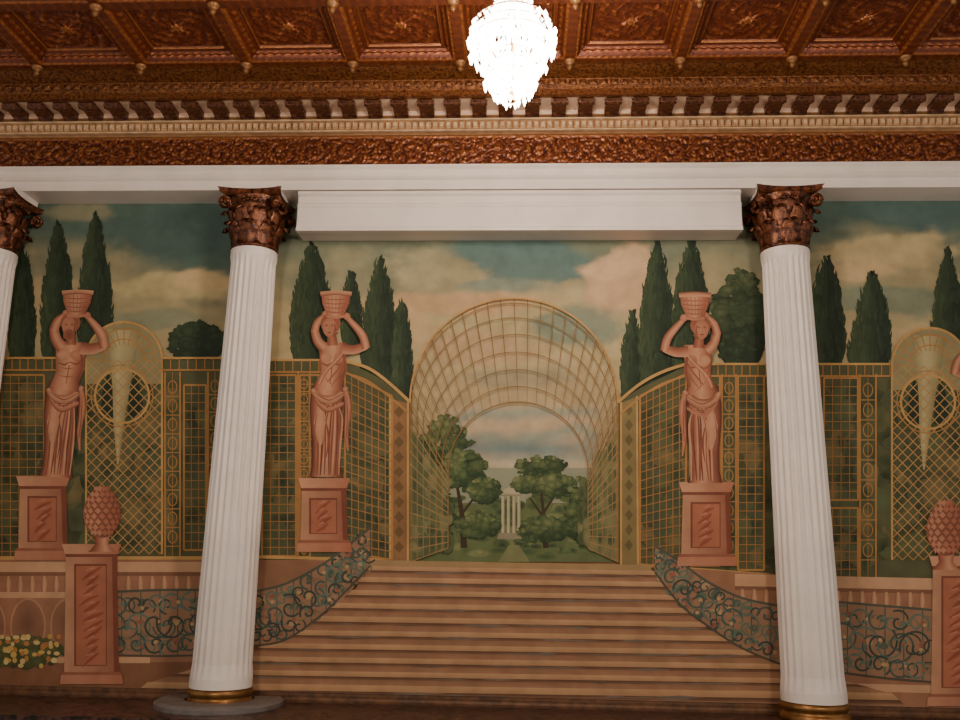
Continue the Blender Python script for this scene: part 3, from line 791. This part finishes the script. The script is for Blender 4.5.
IR_=[C(84,104,98),C(110,130,120),C(72,84,80),C(142,126,100)]
def spiral(P,cx,cy,r,tn,d,col,w=1.8,a0=0,lv=None):
    pts=[];n=14
    for i in range(n+1):
        t=i/n;a=a0+d*t*tn*2*math.pi; rr=r*(1-0.8*t); pts.append((cx+rr*math.cos(a),cy+rr*math.sin(a)))
    P.stroke(pts,w,col,lv=lv,sm=2)
def railing(top,bot,label,n):
    P=Paint()
    def at(L,t):
        s=t*(len(L)-1);i=min(int(s),len(L)-2);f_=s-i
        return (L[i][0]+(L[i+1][0]-L[i][0])*f_,L[i][1]+(L[i+1][1]-L[i][1])*f_)
    P.poly(top+bot[::-1],C(172,130,104))
    for i in range(n):
        t=(i+0.5)/n; a=at(top,t);b=at(bot,t); H_=b[1]-a[1]
        P.line(a,b,1.2,IR_[0])
        for k,(fy,fr_) in enumerate([(0.2,0.17),(0.52,0.26),(0.82,0.16)]):
            x=a[0]+(b[0]-a[0])*fy;y=a[1]+H_*fy
            P.ell(x+U(-4,4),y+U(-3,3),U(3,5.5),U(2,4.6),random.choice([C(160,104,86),C(196,158,118),C(108,130,112),C(100,112,98)]),n=9,jit=.25)
            spiral(P,x-H_*0.07,y,H_*fr_,1.1,1 if (i+k)%2 else -1,random.choice(IR_[:3]),2.1,U(0,6))
            spiral(P,x+H_*0.1,y+2,H_*fr_*0.8,1.0,-1 if (i+k)%2 else 1,random.choice(IR_),1.7,U(0,6))
            P.ell(x+U(-5,5),y+U(-5,5),2.2,2.0,random.choice([C(172,108,86),C(206,168,120),C(112,138,120)]),n=8)
    P.stroke(top,2.4,C(96,100,90)); P.stroke(bot,2.0,C(96,92,80))
    P.done('painted_iron_railing',label)
railing([(112,592),(160,590),(204,590)],[(112,655),(160,656),(204,655)],'blue-grey scrolled painted iron railing',5)
railing([(252,592),(285,584),(320,566),(345,548),(370,528)],[(252,646),(285,640),(320,616),(345,592),(370,566)],'curving scrolled painted iron railing beside stairs',8)
railing([(655,546),(680,562),(708,582),(742,598),(780,606)],[(655,572),(680,604),(708,626),(742,648),(780,664)],'curving scrolled painted iron railing beside stairs',8)
railing([(838,602),(885,606),(932,610)],[(838,672),(885,678),(932,682)],'blue-grey scrolled painted iron railing',5)
P=Paint()
l=foliage(P,22,652,42,16,120,[C(76,86,54),C(100,108,66),C(130,130,78)],4)
for i in range(60): P.ell(U(-20,60),U(636,666),U(2,3.6),U(2,3.2),jitc(random.choice([C(222,180,96),C(230,202,138),C(200,134,72)]),.08),lv=l+i,n=8)
P.done('painted_flowers','yellow painted flower clump')

# --- pedestals and statues
TC=C(196,124,98);TH_=C(226,166,134);TD=C(144,80,64);TDD=C(106,56,48)
TM=mixc(TC,TH_,0.5);TN=mixc(TC,TD,0.5)
def pedestal(x0,x1,y0,y1,label=None):
    P=Paint(); w_=x1-x0
    P.poly([(x0,y0),(x1,y0),(x1+2,y1),(x0-2,y1)],TC,cf=lambda x,y: mixc(PK,TH_,0.4) if x<(x0+x1)/2 else TN)
    P.poly([(x0-4,y0-4),(x1+4,y0-4),(x1+1,y0+6),(x0-1,y0+6)],TH_,cf=lambda x,y: TH_ if x<(x0+x1)/2 else TC); P.poly([(x0-1,y0+6),(x1+1,y0+6),(x1,y0+9),(x0,y0+9)],TD)
    P.poly([(x0-5,y1-9),(x1+5,y1-9),(x1+6,y1),(x0-6,y1)],TH_,cf=lambda x,y: TM if x<(x0+x1)/2 else TC);P.poly([(x0-3,y1-12),(x1+3,y1-12),(x1+5,y1-9),(x0-5,y1-9)],TN)
    a,b,c,d=x0+w_*.16,x1-w_*.20,y0+16,y1-18
    P.poly([(a,c),(b,c),(b,d),(a,d)],TD);P.poly([(a+2,c+2),(b-1,c+2),(b-1,d-1),(a+2,d-1)],C(194,118,92))
    m=max(3,int((d-c)/9))
    for i in range(m):
        y=c+6+(d-c-8)*(i+0.3)/m; x=(a+b)/2+U(-3,3); q=(b-a)*U(.18,.32)
        P.stroke([(x-q,y+U(4,9)),(x+U(-2,2),y+1),(x+q,y-U(2,6))],[1,U(4,7),1.5],(C(190,112,88),C(160,80,62),C(190,112,88)))
        P.stroke([(x-q*.6,y-2),(x+q*.3,y-5)],[1,2.5],(TC,TM,TC))
    P.poly([(x1-5,y0+9),(x1,y0+9),(x1+2,y1-12),(x1-3,y1-12)],TD)
    P.done('painted_pedestal',label or 'terracotta painted pedestal with carved panel')
def statue(cx,yt,yb_,m=1,lean=0,label='',male=False):
    P=Paint(); s=(yb_-yt)/185.0; kx=0.98
    def pt(x,y): return (cx+m*(x*kx if y>48 else x)*s+m*lean*y/185.0*s,yt+y*s)
    def st(pts,w,c=(TN,TM,TH_,TC,TD),lv=None):
        P.stroke([pt(*q) for q in pts],[k*s for k in w],c)
    tw=1.12 if male else 1.0
    st([(-6,90),(-8,108),(-9,125),(-8,150),(-8,172),(-8,184)],[28,33,31,28,28,34],(TDD,TC,TH_,TM,TN,TDD))
    for k in range(11):
        x0_=-19+k*2.3; w0=U(1.2,2.6)
        c=((TC,TD,TN),(TM,TH_,TM),(TN,TDD,TN))[k%3]
        st([(x0_*0.5+2,U(104,116)),(x0_+3+U(-1,1),U(126,134)),(x0_+2.5+U(-1,1),155),(x0_+1.5+U(-1,1),182)],[0.4,w0,w0+.6,w0*.5],c)
    st([(-13,110),(-15,130),(-14,152)],[4,12,3],(TM,TH_,TM)); st([(-9,128),(-6,145),(-8,165)],[.6,2.4,.6],(TN,TD,TN)); st([(-18,120),(-20,140),(-17,160)],[.5,1.6,.5],(TC,TD,TC))
    st([(-23,97),(-14,107),(1,106),(12,95)],[5,9,9,5],(TD,TH_,TN)); st([(-20,107),(-8,118),(10,111)],[2,5,3],(TD,TC,TM))
    for k in range(4): st([(-21+k,100+k*3),(-6,108+k*3.2),(10-k,100+k*3)],[.5,1.3,.5],(TN,TD if k%2==0 else TH_,TN))
    st([(11,98),(14,115),(12,138),(14,158)],[5,7,5,2],(TN,TM,TD)); st([(12,104),(13,122),(12,145)],[.8,1.6,.8],(TC,TD,TC)); st([(9,104),(10,122),(9,150)],[.5,1.4,.5],(TD,TDD,TD))
    st([(-2,51),(-2,60),(-3,70),(-4,82),(-6,98)],[25*tw,28*tw,25*tw,21*tw,29],(TN,TM,TH_,TC,TD))
    if male:
        P.ell(*pt(-9,64),7*s,5*s,TH_,edge=TM,hl=(-.2,-.3));P.ell(*pt(4,64),7*s,5*s,TM,edge=TC,hl=(-.2,-.3))
        for yy in (76,84): st([(-12,yy),(-4,yy+1.5),(5,yy)],[.6,1.6,.6],(TC,TN,TC))
    else:
        P.ell(*pt(-9,66),5.4*s,5.0*s,TH_,edge=TM,hl=(-.2,-.3));P.ell(*pt(4,66),5.4*s,5.0*s,TM,edge=TC,hl=(-.2,-.3))
    st([(-15,71),(-8,73.5),(-3,71),(4,73),(10,69)],[.6,2,.8,2,.6],(TN,TD,TN)); st([(-3,74),(-5,92)],[1.4,1],(TC,TD,TC))
    if not male:
        st([(12,56),(2,68),(-10,80),(-16,92)],[3,4,4,3],(TN,TH_,TD)); st([(12,62),(4,76),(-8,90)],[1,2,1],(TC,TD,TC)); st([(9,74),(4,84),(-4,94)],[.6,1.4,.6],(TC,TD,TC)); st([(-14,78),(-8,88),(2,96)],[.6,1.3,.6],(TM,TN,TM))
    st([(8,62),(10,76),(6,92)],[2,4,2],(TN,TD,TN))
    st([(-4,42),(-3,54)],[8,11],(TD,TC,TD))
    aw=1.15 if male else 0.96
    st([(7,57),(19,58),(31,54)],[11*aw,9.5*aw,8*aw],(TH_,TM,TC,TN,TD) if m>0 else (TD,TN,TC,TM,TH_)); st([(31,57),(26,43),(12,27)],[8.5*aw,8.5*aw,5])
    st([(-11,57),(-18,49),(-21,38)],[11*aw,9.5*aw,8*aw]); st([(-21,41),(-18,31),(-11,24)],[8.5*aw,7.5*aw,4.6])
    P.ell(*pt(11,25),3.6*s,3.6*s,TM,n=10,edge=TC);P.ell(*pt(-10,23),3.6*s,3.6*s,TM,n=10,edge=TC)
    for k in range(4):
        P.line(pt(11-k*1.5,24),pt(6-k*0.6,19+k*2),1.1*s,TM); P.line(pt(-10+k*1.3,22),pt(-7+k,17+k*2),1.1*s,TM)
    P.ell(*pt(-5,32),10*s,10*s,TD,n=16,edge=TN)
    for k in range(6): st([(-13+k*2.6,27),(-12+k*2.8,31)],[1,1.4],(TD,TC,TDD))
    P.ell(*pt(-6,36),7*s,9.5*s,TM,edge=TC,n=18,hl=(-.2,-.2))
    for ex in (-9,-3.2): P.ell(*pt(ex,34),1.9*s,1.3*s,TD,n=8,edge=TC)
    st([(-6,33),(-6.6,38.5)],[.8,1.4],(TM,TN,TM)); P.line(pt(-7.8,41),pt(-4.6,41),1.1*s,TD); st([(-1,32),(-.5,38),(-2,43)],[1,2.4,1],(TC,TD,TN))
    if male: P.ell(*pt(-6,44),5.6*s,5.6*s,TD,edge=TN,n=12,jit=.1)
    else: st([(-3,45),(2,41)],[2,2],(TN,TD,TN))
    P.stroke([pt(0,3),pt(0,12),pt(0,20),pt(0,25)],[29*s,27*s,20*s,17*s],(TN,TM,TH_,TC,TD))
    for j in range(4):
        y=7.5+j*4.2; w_=(14,13.4,11.5,9.6)[j]; st([(-w_,y),(0,y+1.2),(w_,y)],[1,1.2,1],(TC,TD,TC))
    for i in range(7):
        t=(i/6-0.5)*1.7; st([(t*14,5),(t*12.5,14),(t*8.5,23)],[.8,.8,.8],(TC,TN,TC))
    st([(-15.5,3),(0,1.8),(15.5,3)],[4.5,4.5,4.5],(TD,TM,TH_)); st([(-9,25),(0,26.2),(9,25)],[3,3,3],(TN,TM,TC))
    P.done('painted_statue',label)
def s1(): pedestal(20,66,480,560); statue(78,290,478,1,-14,'terracotta painted bearded figure lifting a basket, bare torso',True)
def s2(): pedestal(302,346,482,552); statue(336,291,478,1,-2,'terracotta painted caryatid with basket on her head')
def s3(): pedestal(683,730,486,566); statue(695,292,484,-1,-2,'terracotta painted caryatid with basket on her head')
def s4(): statue(984,318,500,-1,0,'terracotta painted caryatid lifting a basket, mostly out of view')
groups(s1,s2,s3,s4)
def pine(cx,cy,rx,ry):
    P=Paint()
    P.stroke([(cx,cy+ry-4),(cx,cy+ry+6),(cx,cy+ry+14)],[rx*0.9,rx*0.7,rx*1.5],(TD,TC,TH_,TN))
    pts=[]
    for i in range(28):
        a=2*math.pi*i/28; x=math.cos(a)*rx*(1-0.18*max(0,math.sin(a))); pts.append((cx+x,cy-math.sin(a)*ry))
    P.poly(pts,TC,cf=lambda x,y: TN if x<cx else TD)
    for j in range(9):
        v_=-0.88+j*0.21; w_=rx*math.sqrt(max(0,1-v_*v_))*(1-0.16*max(0,-v_)); n=6
        for i in range(n):
            t=((i+0.5+(0.5 if j%2 else 0))/n*2-1)
            if abs(t)>1: continue
            x=cx+math.sin(t*1.4)*w_*0.95; y=cy+v_*ry; k=max(0.3,math.cos(t*1.3))
            P.poly([(x,y-ry*.13),(x+rx*.17*k,y),(x,y+ry*.12),(x-rx*.17*k,y)],TM if t<0.0 else mixc(TC,TD,.5*t))
            P.line((x-rx*.15*k,y+1),(x,y+ry*.13),0.8,TD)
    P.done('painted_pinecone_finial','terracotta painted pinecone finial on pedestal')
pedestal(66,117,548,684,label='tall terracotta painted pedestal with carved red panel'); pine(102,512,19,26)
pedestal(933,985,560,706,label='tall terracotta painted pedestal with carved red panel'); pine(946,528,20,28)
print('PAINT DEPTH',Paint.peak)

# ------------------------------------------------------------------ lights
def point(x,y,z,e,r=0.25,col=(1,0.84,0.70)):
    l=bpy.data.lights.new('lamp_or_fill','POINT'); l.energy=e; l.shadow_soft_size=r; l.color=col
    o=bpy.data.objects.new('lamp_or_fill_light',l); COL.objects.link(o); o.location=(x,y,z)
point(cc.x,-3.0,zbot+0.30,620,0.2)
point(-2.6,-6.5,zbot-0.8,350,0.4)  # added fill light without a fixture, out of view above
point(3.0,-6.5,zbot-0.8,410,0.4)  # second added fill on the right, likewise no fixture
wd=bpy.data.worlds.new('world'); bpy.context.scene.world=wd; wd.use_nodes=True
bg=wd.node_tree.nodes['Background']; bg.inputs['Color'].default_value=(1,0.87,0.77,1); bg.inputs['Strength'].default_value=0.58
